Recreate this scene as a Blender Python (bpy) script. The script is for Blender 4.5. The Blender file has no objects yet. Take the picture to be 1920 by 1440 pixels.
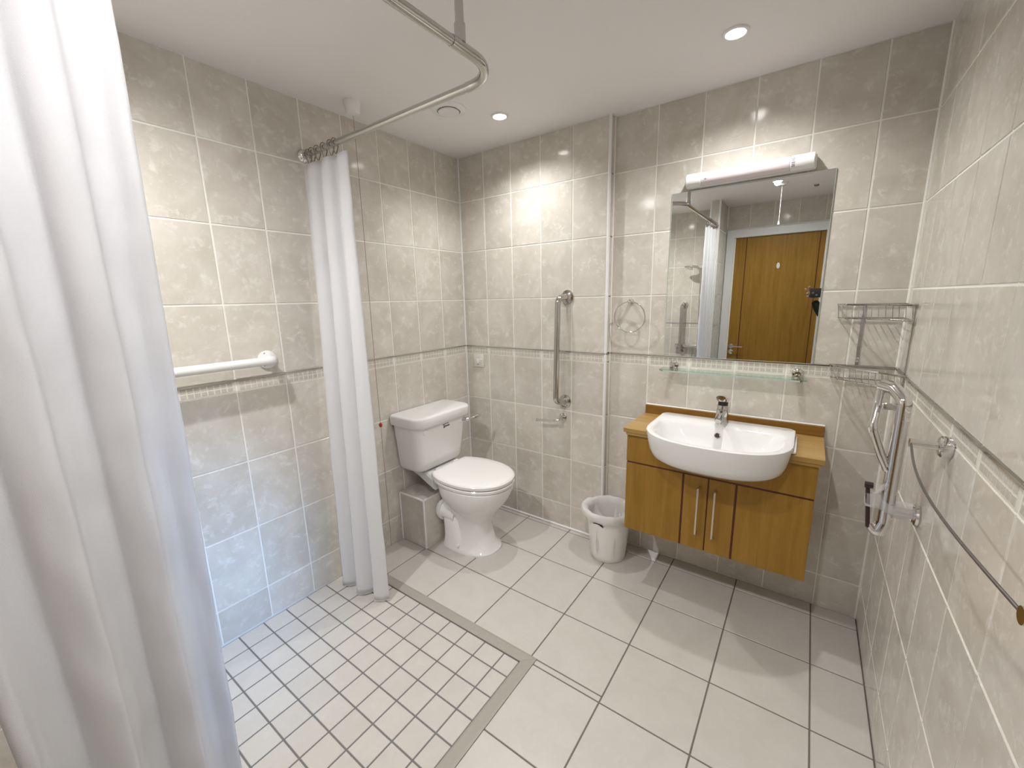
import bpy, bmesh, math, random
from math import sin, cos, pi, radians, sqrt
from mathutils import Vector, Matrix, noise

random.seed(7)
S = bpy.context.scene
COL = S.collection

# ------------------------------------------------------------------ camera, world, exposure
FPX = 771.193
YAW, PITCH, ROLL = 0.6254, -0.2018, -0.0229
CAM = Vector((1.87608, -2.12604, 1.39908))
fw = Vector((-sin(YAW) * cos(PITCH), cos(YAW) * cos(PITCH), sin(PITCH)))
rt = Vector((cos(YAW), sin(YAW), 0.0))
up = rt.cross(fw)
r2 = rt * cos(ROLL) + up * sin(ROLL)
u2 = up * cos(ROLL) - rt * sin(ROLL)
cd = bpy.data.cameras.new('camera')
cam = bpy.data.objects.new('camera', cd)
COL.objects.link(cam)
mw = Matrix((r2, u2, -fw)).transposed().to_4x4()
mw.translation = CAM
cam.matrix_world = mw
cd.sensor_width = 36.0
cd.lens = FPX / 1920.0 * 36.0
cd.clip_start = 0.005
S.camera = cam

w = bpy.data.worlds.new('daylight_sky')
S.world = w
w.use_nodes = True
bgn = w.node_tree.nodes['Background']
bgn.inputs[0].default_value = (0.56, 0.74, 1.0, 1)
bgn.inputs[1].default_value = 0.8

S.view_settings.view_transform = 'Standard'
S.view_settings.look = 'None'
S.view_settings.exposure = 0.13
S.view_settings.gamma = 1.0
S.view_settings.use_curve_mapping = False

# blue sun lamp, added to light the lower left wall through the added window
sky = bpy.data.lights.new('added_skylight', 'SUN')
sky.energy = 6.6; sky.color = (0.14, 0.44, 1.0); sky.angle = radians(19)
sko = bpy.data.objects.new('added_skylight', sky); COL.objects.link(sko)
sko.rotation_euler = Vector((-1.0, -0.03, -0.58)).to_track_quat('-Z', 'Y').to_euler()
LAMP_COL = (1.0, 0.985, 0.98)

# ------------------------------------------------------------------ dimensions
W = 2.168              # right wall
H = 2.265              # ceiling
ST = 0.048             # proud left half of the back wall
XS = 1.003             # where it steps back
YF = -2.76             # wall behind the camera
WY0, WY1, WZ0, WZ1 = -1.80, -1.41, 1.14, 1.95   # added high window in the right wall, unseen, lets the blue sun in
ROWS = [(0.0, .155), (.155, .455), (.455, .755), (.755, 1.055), (1.106, 1.406), (1.406, 1.706), (1.706, 2.006), (2.006, H)]
BAND = (1.055, 1.101)

# ------------------------------------------------------------------ materials
def mat(name):
    m = bpy.data.materials.new(name); m.use_nodes = True
    nt = m.node_tree
    return m, nt, nt.nodes['Principled BSDF']

def N(nt, typ, **kw):
    n = nt.nodes.new(typ)
    for k, v in kw.items(): setattr(n, k, v)
    return n

def plain(name, col, rough=0.5, metal=0.0, bump=0.0, bscale=200.0, var=0.0, spec=0.5):
    m, nt, b = mat(name)
    b.inputs['Base Color'].default_value = (*col, 1)
    b.inputs['Roughness'].default_value = rough
    b.inputs['Metallic'].default_value = metal
    b.inputs['Specular IOR Level'].default_value = spec
    tc = N(nt, 'ShaderNodeTexCoord')
    nz = N(nt, 'ShaderNodeTexNoise'); nz.inputs['Scale'].default_value = bscale; nz.inputs['Detail'].default_value = 3
    nt.links.new(tc.outputs['Object'], nz.inputs['Vector'])
    if var:
        rp = N(nt, 'ShaderNodeMapRange')
        rp.inputs['To Min'].default_value = 1 - var; rp.inputs['To Max'].default_value = 1 + var
        mx = N(nt, 'ShaderNodeMix', data_type='RGBA', blend_type='MULTIPLY'); mx.inputs[0].default_value = 1
        mx.inputs[6].default_value = (*col, 1)
        nt.links.new(nz.outputs['Fac'], rp.inputs['Value'])
        nt.links.new(rp.outputs[0], mx.inputs[7])
        nt.links.new(mx.outputs[2], b.inputs['Base Color'])
    if bump:
        bp = N(nt, 'ShaderNodeBump'); bp.inputs['Strength'].default_value = bump; bp.inputs['Distance'].default_value = .002
        nt.links.new(nz.outputs['Fac'], bp.inputs['Height'])
        nt.links.new(bp.outputs[0], b.inputs['Normal'])
    return m

def tile_mat(name, dark, mid, light, rough, bump=0.12, sc=7.0, rvar=.05):
    m, nt, b = mat(name)
    L = nt.links.new
    tc = N(nt, 'ShaderNodeTexCoord'); oi = N(nt, 'ShaderNodeObjectInfo')
    mul = N(nt, 'ShaderNodeVectorMath', operation='MULTIPLY'); mul.inputs[1].default_value = (37, 91, 53)
    add = N(nt, 'ShaderNodeVectorMath', operation='ADD')
    L(oi.outputs['Random'], mul.inputs[0]); L(tc.outputs['Object'], add.inputs[0]); L(mul.outputs[0], add.inputs[1])
    n1 = N(nt, 'ShaderNodeTexNoise'); n1.inputs['Scale'].default_value = sc; n1.inputs['Detail'].default_value = 7; n1.inputs['Roughness'].default_value = .62; n1.inputs['Distortion'].default_value = .5
    n2 = N(nt, 'ShaderNodeTexNoise'); n2.inputs['Scale'].default_value = sc * 3.2; n2.inputs['Detail'].default_value = 8; n2.inputs['Roughness'].default_value = .72; n2.inputs['Distortion'].default_value = .45
    L(add.outputs[0], n1.inputs['Vector']); L(add.outputs[0], n2.inputs['Vector'])
    r1 = N(nt, 'ShaderNodeValToRGB'); e = r1.color_ramp.elements
    e[0].position = .32; e[0].color = (*dark, 1); e[1].position = .66; e[1].color = (*mid, 1)
    r2_ = N(nt, 'ShaderNodeValToRGB'); e = r2_.color_ramp.elements
    e[0].position = .53; e[0].color = (0, 0, 0, 1); e[1].position = .70; e[1].color = (1, 1, 1, 1)
    mx = N(nt, 'ShaderNodeMix', data_type='RGBA'); mx.inputs[7].default_value = (*light, 1)
    L(n1.outputs['Fac'], r1.inputs[0]); L(n2.outputs['Fac'], r2_.inputs[0])
    sc_ = N(nt, 'ShaderNodeMath', operation='MULTIPLY'); sc_.inputs[1].default_value = .75
    L(r2_.outputs[0], sc_.inputs[0]); L(sc_.outputs[0], mx.inputs[0]); L(r1.outputs[0], mx.inputs[6])
    rr = N(nt, 'ShaderNodeMapRange'); rr.inputs['To Min'].default_value = 1 - rvar; rr.inputs['To Max'].default_value = 1 + rvar
    L(oi.outputs['Random'], rr.inputs['Value'])
    m2 = N(nt, 'ShaderNodeMix', data_type='RGBA', blend_type='MULTIPLY'); m2.inputs[0].default_value = 1
    L(mx.outputs[2], m2.inputs[6]); L(rr.outputs[0], m2.inputs[7]); L(m2.outputs[2], b.inputs['Base Color'])
    b.inputs['Roughness'].default_value = rough
    bp = N(nt, 'ShaderNodeBump'); bp.inputs['Strength'].default_value = bump; bp.inputs['Distance'].default_value = .003
    L(n2.outputs['Fac'], bp.inputs['Height']); L(bp.outputs[0], b.inputs['Normal'])
    return m

def wood_mat(name, c1, c2, rough=.38, axis='Z'):
    m, nt, b = mat(name); L = nt.links.new
    tc = N(nt, 'ShaderNodeTexCoord'); mp = N(nt, 'ShaderNodeMapping')
    s = {'Z': (26, 26, 1.6), 'X': (1.6, 26, 26)}[axis]
    mp.inputs['Scale'].default_value = s
    L(tc.outputs['Object'], mp.inputs[0])
    n1 = N(nt, 'ShaderNodeTexNoise'); n1.inputs['Scale'].default_value = 1.3; n1.inputs['Detail'].default_value = 5; n1.inputs['Distortion'].default_value = .9
    n2 = N(nt, 'ShaderNodeTexNoise'); n2.inputs['Scale'].default_value = 9; n2.inputs['Detail'].default_value = 3
    L(mp.outputs[0], n1.inputs['Vector']); L(mp.outputs[0], n2.inputs['Vector'])
    mxn = N(nt, 'ShaderNodeMath', operation='MULTIPLY_ADD'); mxn.inputs[1].default_value = .35
    L(n2.outputs['Fac'], mxn.inputs[0]); L(n1.outputs['Fac'], mxn.inputs[2])
    rp = N(nt, 'ShaderNodeValToRGB'); e = rp.color_ramp.elements
    e[0].position = .45; e[0].color = (*c1, 1); e[1].position = .85; e[1].color = (*c2, 1)
    L(mxn.outputs[0], rp.inputs[0]); L(rp.outputs[0], b.inputs['Base Color'])
    b.inputs['Roughness'].default_value = rough
    b.inputs['Specular IOR Level'].default_value = .3
    return m

def emis(name, col, st):
    m, nt, b = mat(name)
    b.inputs['Base Color'].default_value = (*col, 1)
    b.inputs['Emission Color'].default_value = (*col, 1)
    b.inputs['Emission Strength'].default_value = st
    return m

def cloth_mat(name, col, trans):
    m, nt, b = mat(name); L = nt.links.new
    b.inputs['Base Color'].default_value = (*col, 1); b.inputs['Roughness'].default_value = .55
    b.inputs['Specular IOR Level'].default_value = .4
    t = N(nt, 'ShaderNodeBsdfTranslucent'); t.inputs[0].default_value = (*col, 1)
    mx = N(nt, 'ShaderNodeMixShader'); mx.inputs[0].default_value = trans
    tc = N(nt, 'ShaderNodeTexCoord'); nz = N(nt, 'ShaderNodeTexNoise'); nz.inputs['Scale'].default_value = 900
    L(tc.outputs['Object'], nz.inputs['Vector'])
    n3 = N(nt, 'ShaderNodeTexNoise'); n3.inputs['Scale'].default_value = 9; n3.inputs['Detail'].default_value = 5
    L(tc.outputs['Object'], n3.inputs['Vector'])
    ad = N(nt, 'ShaderNodeMath', operation='MULTIPLY_ADD'); ad.inputs[1].default_value = 6.0
    L(n3.outputs['Fac'], ad.inputs[0]); L(nz.outputs['Fac'], ad.inputs[2])
    bp = N(nt, 'ShaderNodeBump'); bp.inputs['Strength'].default_value = .2; bp.inputs['Distance'].default_value = .003
    L(ad.outputs[0], bp.inputs['Height']); L(bp.outputs[0], b.inputs['Normal']); L(bp.outputs[0], t.inputs['Normal'])
    L(b.outputs[0], mx.inputs[1]); L(t.outputs[0], mx.inputs[2])
    L(mx.outputs[0], nt.nodes['Material Output'].inputs[0])
    return m

M = {}
M['tile'] = tile_mat('stone_effect_wall_tile', (.575, .535, .465), (.69, .655, .59), (.83, .81, .76), .09, bump=.07)
M['floor_tile'] = tile_mat('cream_floor_tile', (.56, .53, .485), (.60, .57, .525), (.62, .59, .55), .30, bump=.04, sc=9, rvar=.02)
M['grout'] = plain('pale_grout', (.88, .86, .80), .7, bump=.2)
M['floor_grout'] = plain('dark_floor_grout', (.16, .145, .12), .8, bump=.2)
M['shower_grout'] = plain('grey_shower_grout', (.17, .165, .16), .8, bump=.2)
M['mosaic'] = tile_mat('mosaic_square', (.53, .49, .43), (.61, .575, .51), (.68, .65, .60), .16, sc=30)
M['border'] = plain('border_ground', (.76, .73, .66), .25)
M['ceiling'] = plain('ceiling_paint', (.86, .83, .82), .85, bump=.08, bscale=60)
M['white_trim'] = plain('white_plastic_trim', (.84, .84, .83), .3)
M['white_paint'] = plain('white_gloss_paint', (.82, .83, .84), .3)
M['threshold'] = plain('grey_vinyl_threshold', (.37, .345, .30), .5, var=.05, bscale=60)
M['ceramic'] = plain('white_ceramic', (.83, .825, .81), .07)
M['seat'] = plain('white_seat_plastic', (.85, .835, .81), .12)
M['chrome'] = plain('chrome', (.72, .71, .70), .07, 1.0)
M['steel'] = plain('polished_steel', (.58, .565, .54), .14, 1.0)
M['steel_dark'] = plain('steel_screw', (.22, .21, .20), .3, 1.0)
M['ring_wire'] = plain('dull_ring_wire', (.30, .28, .25), .25, 1.0)
M['brushed'] = plain('brushed_nickel', (.66, .60, .50), .28, 1.0)
M['dark'] = plain('dark_shadow_gap', (.03, .025, .02), .6)
M['black'] = plain('black_plastic', (.02, .02, .022), .35)
M['rubber'] = plain('brown_black_cap', (.03, .012, .01), .4)
M['wood'] = wood_mat('oak_veneer', (.28, .145, .018), (.37, .20, .034))
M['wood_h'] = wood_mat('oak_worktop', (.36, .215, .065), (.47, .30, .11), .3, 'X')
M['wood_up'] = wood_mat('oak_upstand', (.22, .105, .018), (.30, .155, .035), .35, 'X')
M['inlay'] = plain('dark_red_inlay', (.075, .008, .006), .4)
M['plastic_white'] = plain('white_plastic', (.83, .825, .81), .25)
M['cream_plastic'] = plain('cream_switch_plastic', (.70, .67, .60), .3)
M['bin'] = plain('cream_bin_plastic', (.86, .84, .80), .3)
M['diffuser'] = plain('lamp_diffuser', (.74, .66, .67), .18)
M['red'] = plain('red_cord', (.42, .03, .025), .4)
M['cord'] = plain('faded_cord', (.34, .19, .16), .6)
M['skin'] = plain('skin', (.42, .24, .16), .5)
M['cloth_black'] = plain('black_cloth', (.012, .012, .014), .9)
M['hair'] = plain('dark_hair', (.03, .018, .012), .6)
M['carpet'] = plain('hall_carpet', (.20, .18, .17), .95, bump=.3)
M['lamp'] = emis('downlight_lens', (1.0, .95, .87), 14.0)
M['curtain'] = cloth_mat('white_polyester_curtain', (.87, .87, .885), .30)
M['bag'] = cloth_mat('thin_white_plastic_bag', (.90, .89, .87), .4)
M['mirror'] = plain('silvered_mirror', (.80, .82, .80), .0, 1.0)
# glass for shelf edge
def glass_mat():
    m, nt, b = mat('green_edge_glass'); L = nt.links.new
    t = N(nt, 'ShaderNodeBsdfTransparent'); t.inputs[0].default_value = (.985, .995, .99, 1)
    g = N(nt, 'ShaderNodeBsdfGlossy'); g.inputs['Roughness'].default_value = .02; g.inputs[0].default_value = (.8, .9, .85, 1)
    fr = N(nt, 'ShaderNodeFresnel'); fr.inputs[0].default_value = 1.3
    mx = N(nt, 'ShaderNodeMixShader')
    L(fr.outputs[0], mx.inputs[0]); L(t.outputs[0], mx.inputs[1]); L(g.outputs[0], mx.inputs[2])
    L(mx.outputs[0], nt.nodes['Material Output'].inputs[0])
    return m
M['glass'] = glass_mat()
M['glass_edge'] = plain('glass_cut_edge', (.52, .62, .57), .1)
def film_mat():
    m, nt, b = mat('clear_plastic_film'); L = nt.links.new
    t = N(nt, 'ShaderNodeBsdfTransparent'); t.inputs[0].default_value = (.95, .95, .95, 1)
    b.inputs['Base Color'].default_value = (.85, .85, .86, 1); b.inputs['Roughness'].default_value = .12
    mx = N(nt, 'ShaderNodeMixShader'); mx.inputs[0].default_value = .28
    L(t.outputs[0], mx.inputs[1]); L(b.outputs[0], mx.inputs[2])
    L(mx.outputs[0], nt.nodes['Material Output'].inputs[0])
    return m
M['film'] = film_mat()

# ------------------------------------------------------------------ mesh helpers (all return (verts, faces))
def box(x0, x1, y0, y1, z0, z1, bev=0.0, seg=2):
    if x0 > x1: x0, x1 = x1, x0
    if y0 > y1: y0, y1 = y1, y0
    bm = bmesh.new()
    bmesh.ops.create_cube(bm, size=1)
    for v in bm.verts:
        v.co = Vector(((x0 + x1) / 2 + v.co.x * (x1 - x0), (y0 + y1) / 2 + v.co.y * (y1 - y0), (z0 + z1) / 2 + v.co.z * (z1 - z0)))
    if bev > 0:
        bmesh.ops.bevel(bm, geom=bm.edges[:] , offset=bev, segments=seg, affect='EDGES', profile=.5)
    bm.verts.index_update()
    r = ([v.co.copy() for v in bm.verts], [[v.index for v in f.verts] for f in bm.faces])
    bm.free()
    return r

def join(*parts):
    V, F = [], []
    for v, f in parts:
        o = len(V); V += list(v); F += [[i + o for i in q] for q in f]
    return V, F

def fillet(pts, r, n=8, lim=.49):
    pts = [Vector(p) for p in pts]
    out = [pts[0]]
    for i in range(1, len(pts) - 1):
        a, b, c = pts[i - 1], pts[i], pts[i + 1]
        rr = r[i] if isinstance(r, (list, tuple)) else r
        d1 = (a - b); d2 = (c - b)
        l1, l2 = d1.length, d2.length
        d1.normalize(); d2.normalize()
        ang = d1.angle(d2)
        if ang > pi - .01 or rr <= 0: out.append(b); continue
        t = min(rr / math.tan(ang / 2), l1 * lim, l2 * lim); rr2 = t * math.tan(ang / 2)
        bis = (d1 + d2).normalized(); cen = b + bis * (rr2 / sin(ang / 2))
        p0 = b + d1 * t - cen; p1 = b + d2 * t - cen
        th = p0.angle(p1)
        for k in range(n + 1):
            f = k / n
            out.append(cen + (p0 * sin((1 - f) * th) + p1 * sin(f * th)) / sin(th))
    out.append(pts[-1])
    return out

def tube(pts, r, n=14, closed=False, cap=True):
    pts = [Vector(p) for p in pts]
    m = len(pts)
    rad = r if isinstance(r, (list, tuple)) else [r] * m
    V, F = [], []
    tang = []
    for i in range(m):
        if closed: t = pts[(i + 1) % m] - pts[i - 1]
        else: t = pts[min(i + 1, m - 1)] - pts[max(i - 1, 0)]
        tang.append(t.normalized())
    nrm = tang[0].orthogonal().normalized()
    for i in range(m):
        if i:
            ax = tang[i - 1].cross(tang[i])
            if ax.length > 1e-9:
                nrm = Matrix.Rotation(tang[i - 1].angle(tang[i]), 3, ax.normalized()) @ nrm
        nrm = (nrm - tang[i] * nrm.dot(tang[i])).normalized()
        b = tang[i].cross(nrm)
        for k in range(n):
            a = 2 * pi * k / n
            V.append(pts[i] + (nrm * cos(a) + b * sin(a)) * rad[i])
    lim = m if closed else m - 1
    for i in range(lim):
        j = (i + 1) % m
        for k in range(n):
            k2 = (k + 1) % n
            F.append([i * n + k, i * n + k2, j * n + k2, j * n + k])
    if cap and not closed:
        F.append(list(range(n))[::-1]); F.append([(m - 1) * n + k for k in range(n)])
    return V, F

def lathe(prof, origin, axis=(0, 0, 1), n=28):
    ax = Vector(axis).normalized(); u = ax.orthogonal().normalized(); v = ax.cross(u); o = Vector(origin)
    V, F = [], []
    for (r, h) in prof:
        for k in range(n):
            a = 2 * pi * k / n
            V.append(o + ax * h + (u * cos(a) + v * sin(a)) * max(r, 1e-5))
    for i in range(len(prof) - 1):
        for k in range(n):
            k2 = (k + 1) % n
            F.append([i * n + k, i * n + k2, (i + 1) * n + k2, (i + 1) * n + k])
    if prof[0][0] > 1e-4: F.append(list(range(n))[::-1])
    if prof[-1][0] > 1e-4: F.append([(len(prof) - 1) * n + k for k in range(n)])
    return V, F

def loft(rings, cap0=True, cap1=True):
    n = len(rings[0]); V = [Vector(p) for r in rings for p in r]; F = []
    for i in range(len(rings) - 1):
        for k in range(n):
            k2 = (k + 1) % n
            F.append([i * n + k, i * n + k2, (i + 1) * n + k2, (i + 1) * n + k])
    if cap0: F.append(list(range(n))[::-1])
    if cap1: F.append([(len(rings) - 1) * n + k for k in range(n)])
    return V, F

def mesh(name, vf, m, smooth=True, ang=40, mats=None, midx=None):
    me = bpy.data.meshes.new(name)
    me.from_pydata([tuple(v) for v in vf[0]], [], vf[1])
    bm = bmesh.new(); bm.from_mesh(me)
    bmesh.ops.recalc_face_normals(bm, faces=bm.faces[:]); bm.to_mesh(me); bm.free()
    for mm in (mats or [m]): me.materials.append(M[mm])
    if midx:
        for p, i in zip(me.polygons, midx): p.material_index = i
    if smooth:
        me.shade_smooth(); me.set_sharp_from_angle(angle=radians(ang))
    return me

def obj(name, vf, m, parent=None, smooth=True, ang=40, label=None, mats=None, midx=None):
    o = bpy.data.objects.new(name, mesh(name, vf, m, smooth, ang, mats, midx))
    COL.objects.link(o)
    if parent is not None:
        o.parent = parent
        o.matrix_parent_inverse = Matrix.Translation(-parent_world(parent))
    if label: o['label'] = label
    return o

def parent_world(p):
    v = Vector(p.location)
    if p.parent is not None:      # parts sit at the thing's own origin
        v = parent_world(p.parent) + p.matrix_parent_inverse.translation + v
    return v

def thing(name, label, cat, loc=(0, 0, 0), group=None):
    e = bpy.data.objects.new(name, None); COL.objects.link(e)
    e.location = loc; e.empty_display_size = .05
    e['label'] = label; e['category'] = cat
    if group: e['group'] = group
    return e

def single(name, vf, m, label, cat, group=None, **kw):
    o = obj(name, vf, m, **kw); o['label'] = label; o['category'] = cat
    if group: o['group'] = group
    return o

def struct(name, vf, m, label=None, parent=None, smooth=False):
    o = obj(name, vf, m, parent, smooth=smooth)
    o['kind'] = 'structure'
    if label: o['label'] = label
    return o

# ------------------------------------------------------------------ tiles
TC = {}
def tile_mesh(wd, ht, m, th=.007, bev=.0012):
    k = (round(wd, 4), round(ht, 4), m)
    if k not in TC:
        TC[k] = mesh('tile', box(-wd / 2, wd / 2, 0, th, -ht / 2, ht / 2, bev, 1), m, smooth=False)
    return TC[k]

def border_mesh(wd):
    k = ('border', round(wd, 4))
    if k not in TC:
        h = BAND[1] - BAND[0]
        parts = [box(-wd / 2, wd / 2, .0006, .007, -h / 2, h / 2, .0008, 1)]
        idx = [0] * len(parts[0][1])
        pitch = .0222
        nsq = max(1, int(wd / pitch))
        off = (wd - nsq * pitch) / 2
        for row, zc in ((0, .0105), (1, -.0095)):
            for i in range(nsq):
                xc = -wd / 2 + off + (i + .5) * pitch
                b = box(xc - .0088, xc + .0088, -.0004, .003, zc - .0078, zc + .0078, .0006, 1)
                parts.append(b); idx += [1] * len(b[1])
        TC[k] = mesh('border_tile', join(*parts), 'border', smooth=False, mats=['border', 'mosaic'], midx=idx)
    return TC[k]

ROT = {'+x': pi / 2, '-x': -pi / 2, '-y': 0.0, '+y': pi}
G = .006
def put(me, name, parent, loc, rz, rx=0):
    o = bpy.data.objects.new(name, me); COL.objects.link(o)
    o.parent = parent; o.location = loc; o.rotation_euler = (rx, 0, rz)
    return o

def tile_wall(parent, face, plane, edges, rows=ROWS, band=True, skip=None):
    for a, b in zip(edges[:-1], edges[1:]):
        wd = abs(b - a) - G; c = (a + b) / 2
        if wd < .012: continue
        loc = (lambda z: Vector((plane, c, z))) if face[1] == 'x' else (lambda z: Vector((c, plane, z)))
        for z0, z1 in rows:
            if skip and skip(c, (z0 + z1) / 2): continue
            put(tile_mesh(wd, z1 - z0 - G, 'tile'), 'tile', parent, loc((z0 + z1) / 2), ROT[face])
        if band and not (skip and skip(c, sum(BAND) / 2)):
            put(border_mesh(wd), 'border_tile', parent, loc(sum(BAND) / 2), ROT[face])

GR = .002   # grout sits this far behind the tile faces
# --- floor
floor = struct('floor', join(box(0, 1.10, YF - .1, -.985, -.12, -.009),
                             box(0, W, -.985, .0, -.12, -.002), box(1.10, W, YF - .1, -.985, -.12, -.002)), 'floor_grout',
               'cream square tiled bathroom floor with dark grout')
fx = [0] + [1.102 + .3018 * i for i in range(-3, 4)] + [W]
fx = sorted(set([x for x in fx if 0 <= x <= W]))
fy = [0] + [-.0864 - .3018 * j for j in range(0, 9)] + [YF]
GF = .005
for a, b in zip(fx[:-1], fx[1:]):
    for c, d in zip(fy[:-1], fy[1:]):
        x0, x1, y0, y1 = a, b, d, c
        if y1 <= YF: continue
        y0 = max(y0, YF)
        # shower corner cut away
        pieces = [(x0, x1, y0, y1)]
        if y0 < -.966 and x0 < 1.126:
            pieces = []
            if y1 > -.966: pieces.append((x0, x1, -.966, y1))
            if x1 > 1.126: pieces.append((max(x0, 1.126), x1, y0, min(y1, -.966)))
        for (p, q, r, s) in pieces:
            if q - p < .014 or s - r < .014: continue
            wd, ht = q - p - GF, s - r - GF
            put(tile_mesh(wd, ht, 'floor_tile'), 'floor_tile', floor, ((p + q) / 2, (r + s) / 2, 0), 0, -pi / 2)
shower = struct('floor_shower', box(0.0, 1.076, YF, -1.005, -.0090, -.0075), 'shower_grout', 'small white tiled shower floor behind the grey threshold')
sx = [0.0] + [.1 * i for i in range(1, 11)] + [1.074]
sy = [-1.008] + [-1.09 - .1004 * j for j in range(0, 17)] + [YF]
for a, b in zip(sx[:-1], sx[1:]):
    for c, d in zip(sy[:-1], sy[1:]):
        if c - d < .015: continue
        put(tile_mesh(b - a - .0055, c - d - .0055, 'floor_tile', th=.003), 'shower_tile', shower, ((a + b) / 2, (c + d) / 2, -.0062), 0, -pi / 2)
# threshold strip, two mitred lengths
def strip(p):  # p: list of (outer_x, outer_y, inner_x, inner_y)
    rings = []
    for ox, oy, ix, iy in p:
        mx_, my_ = (ox + ix) / 2, (oy + iy) / 2
        rings.append([(ox, oy, -.006), (ox, oy, .0025), (ox * .8 + ix * .2, oy * .8 + iy * .2, .0045), (ox * .15 + ix * .85, oy * .15 + iy * .85, .002), (ix, iy, -.001), (ix, iy, -.006)])
    return loft(rings)
th = struct('trim_1', strip([(0.0, -.964, 0.0, -1.008), (1.128, -.964, 1.078, -1.008)]), 'threshold', 'flat grey threshold strip along the back of the shower floor')
th2 = struct('trim_2', strip([(1.128, -.9645, 1.078, -1.0085), (1.128, YF, 1.078, YF)]), 'threshold', 'flat grey threshold strip along the side of the shower floor')

# --- ceiling
struct('ceiling', box(-.1, W + .1, YF - .1, .1, H, H + .1), 'ceiling', 'plain off-white ceiling with downlights')

# --- left wall
wl = struct('wall_left', box(-.12, -GR, YF - .1, .1, -.12, H), 'grout', 'left wall of beige stone-effect tiles')
tile_wall(wl, '+x', 0.0, [-ST] + [-ST - .2027 - .1998 * k for k in range(13)] + [YF])
# --- back wall (right half set back, left half proud)
wb = struct('wall_back', join(box(0, W, GR, .1, -.12, H), box(0, XS - .006, -ST + GR, GR + .001, 0, H)), 'grout', 'back wall of beige stone-effect tiles with a shallow step')
tile_wall(wb, '-y', -ST, [0, .1965, .397, .597, .797, XS - .010])
tile_wall(wb, '-y', 0.0, [XS + .002] + [1.2149 + .19968 * i for i in range(5)] + [W])
for z0, z1 in ROWS + [BAND]:
    put(tile_mesh(ST - .012, z1 - z0 - G, 'tile'), 'tile', wb, (XS, -ST / 2 + .002, (z0 + z1) / 2), ROT['+x'])
obj('corner_trim', lathe([(.0085, 0), (.0085, H)], (XS - .0065, -ST + .0065, 0), n=16), 'white_trim', wb)
obj('corner_sealant', lathe([(.005, 0), (.005, H)], (XS + .0015, -.001, 0), n=10), 'grout', wb)
obj('corner_sealant', lathe([(.0055, 0), (.0055, H)], (.001, -ST - .001, 0), n=10), 'white_trim', wb)
obj('corner_sealant', lathe([(.0055, 0), (.0055, H)], (W - .001, -.001, 0), n=10), 'grout', wb)
# --- right wall with the added high window beside the camera
wr = struct('wall_right', join(box(W + GR, W + .12, WY1, .1, -.12, H), box(W + GR, W + .12, YF - .1, WY0, -.12, H), box(W + GR, W + .12, WY0, WY1, -.12, WZ0), box(W + GR, W + .12, WY0, WY1, WZ1, H)), 'grout', 'right wall of beige stone-effect tiles')
tile_wall(wr, '-x', W, [0] + [-.202 - .1985 * k for k in range(6)] + [WY1])
tile_wall(wr, '-x', W, [WY0, -1.99, -2.18, -2.38, -2.58, YF])
tile_wall(wr, '-x', W, [WY1, -1.60, WY0], rows=ROWS[:4], band=True)
tile_wall(wr, '-x', W, [WY1, -1.60, WY0], rows=[(2.006, H)], band=False)
win = struct('added_window_1', join(box(W - .004, W + .09, WY0, WY0 + .03, WZ0, WZ1, .004, 1), box(W - .004, W + .09, WY1 - .03, WY1, WZ0, WZ1, .004, 1), box(W - .004, W + .09, WY0 + .03, WY1 - .03, WZ0, WZ0 + .03, .004, 1), box(W - .004, W + .09, WY0 + .03, WY1 - .03, WZ1 - .03, WZ1, .004, 1)), 'white_paint', 'added white framed high window beside the camera, unseen, for the blue light')
obj('pane', box(W + .055, W + .059, WY0 + .03, WY1 - .03, WZ0 + .03, WZ1 - .03), 'glass', win, smooth=False)
# --- wall behind the camera, with the partition nib between the shower and the door recess
wf = struct('wall_front', join(box(0, 1.19, YF - .12, YF - GR, -.12, H), box(1.93, W, YF - .12, YF - GR, -.12, H), box(1.19, 1.93, YF - .12, YF - GR, 1.97, H)), 'grout', 'tiled wall behind the viewer with shower fittings and a door')
tile_wall(wf, '+y', YF, [0, .2, .4, .6, .8, 1.014])
tile_wall(wf, '+y', YF, [1.107, 1.3, 1.5, 1.7, 1.9, W], rows=[(2.045, H)], band=False)
NIB = (1.016, 1.103, YF, -2.32)
wp = struct('wall_partition', box(NIB[0] + GR, NIB[1] - GR, NIB[2], NIB[3] - GR, -.01, H), 'grout', 'short tiled partition between the shower and the door')
tile_wall(wp, '+y', NIB[3], [NIB[0] + .006, NIB[1] - .006])
tile_wall(wp, '+x', NIB[1], [NIB[3] - .006, -2.52, -2.715])
tile_wall(wp, '-x', NIB[0], [NIB[3] - .006, -2.52, YF])
for x in (NIB[0] + .005, NIB[1] - .005):
    obj('corner_trim', lathe([(.0085, 0), (.0085, H)], (x, NIB[3] - .005, 0), n=16), 'white_trim', wp)

# dado metal strips, one per wall face
def dado(parent, a, b, z=1.1035, hh=.0030):
    x0, x1 = sorted((a[0], b[0])); y0, y1 = sorted((a[1], b[1]))
    obj('metal_strip', box(x0, x1, y0, y1, z - hh, z + hh, .0005, 1), 'steel', parent, smooth=False)
dado(wl, (-.004, -ST), (.0035, -1.25)); dado(wl, (-.004, -1.25), (.007, YF), hh=.0042)
dado(wb, (0, -ST - .0035), (XS - .004, -ST + .004)); dado(wb, (XS + .002, -.0035), (W, .004)); dado(wb, (XS - .004, -ST), (XS + .0035, -.003))
dado(wr, (W - .0045, -.004), (W + .004, YF), hh=.0036)
dado(wf, (0, YF + .0035), (1.014, YF - .004)); dado(wp, (NIB[1] + .0035, -2.33), (NIB[1] - .004, -2.71))
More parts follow.
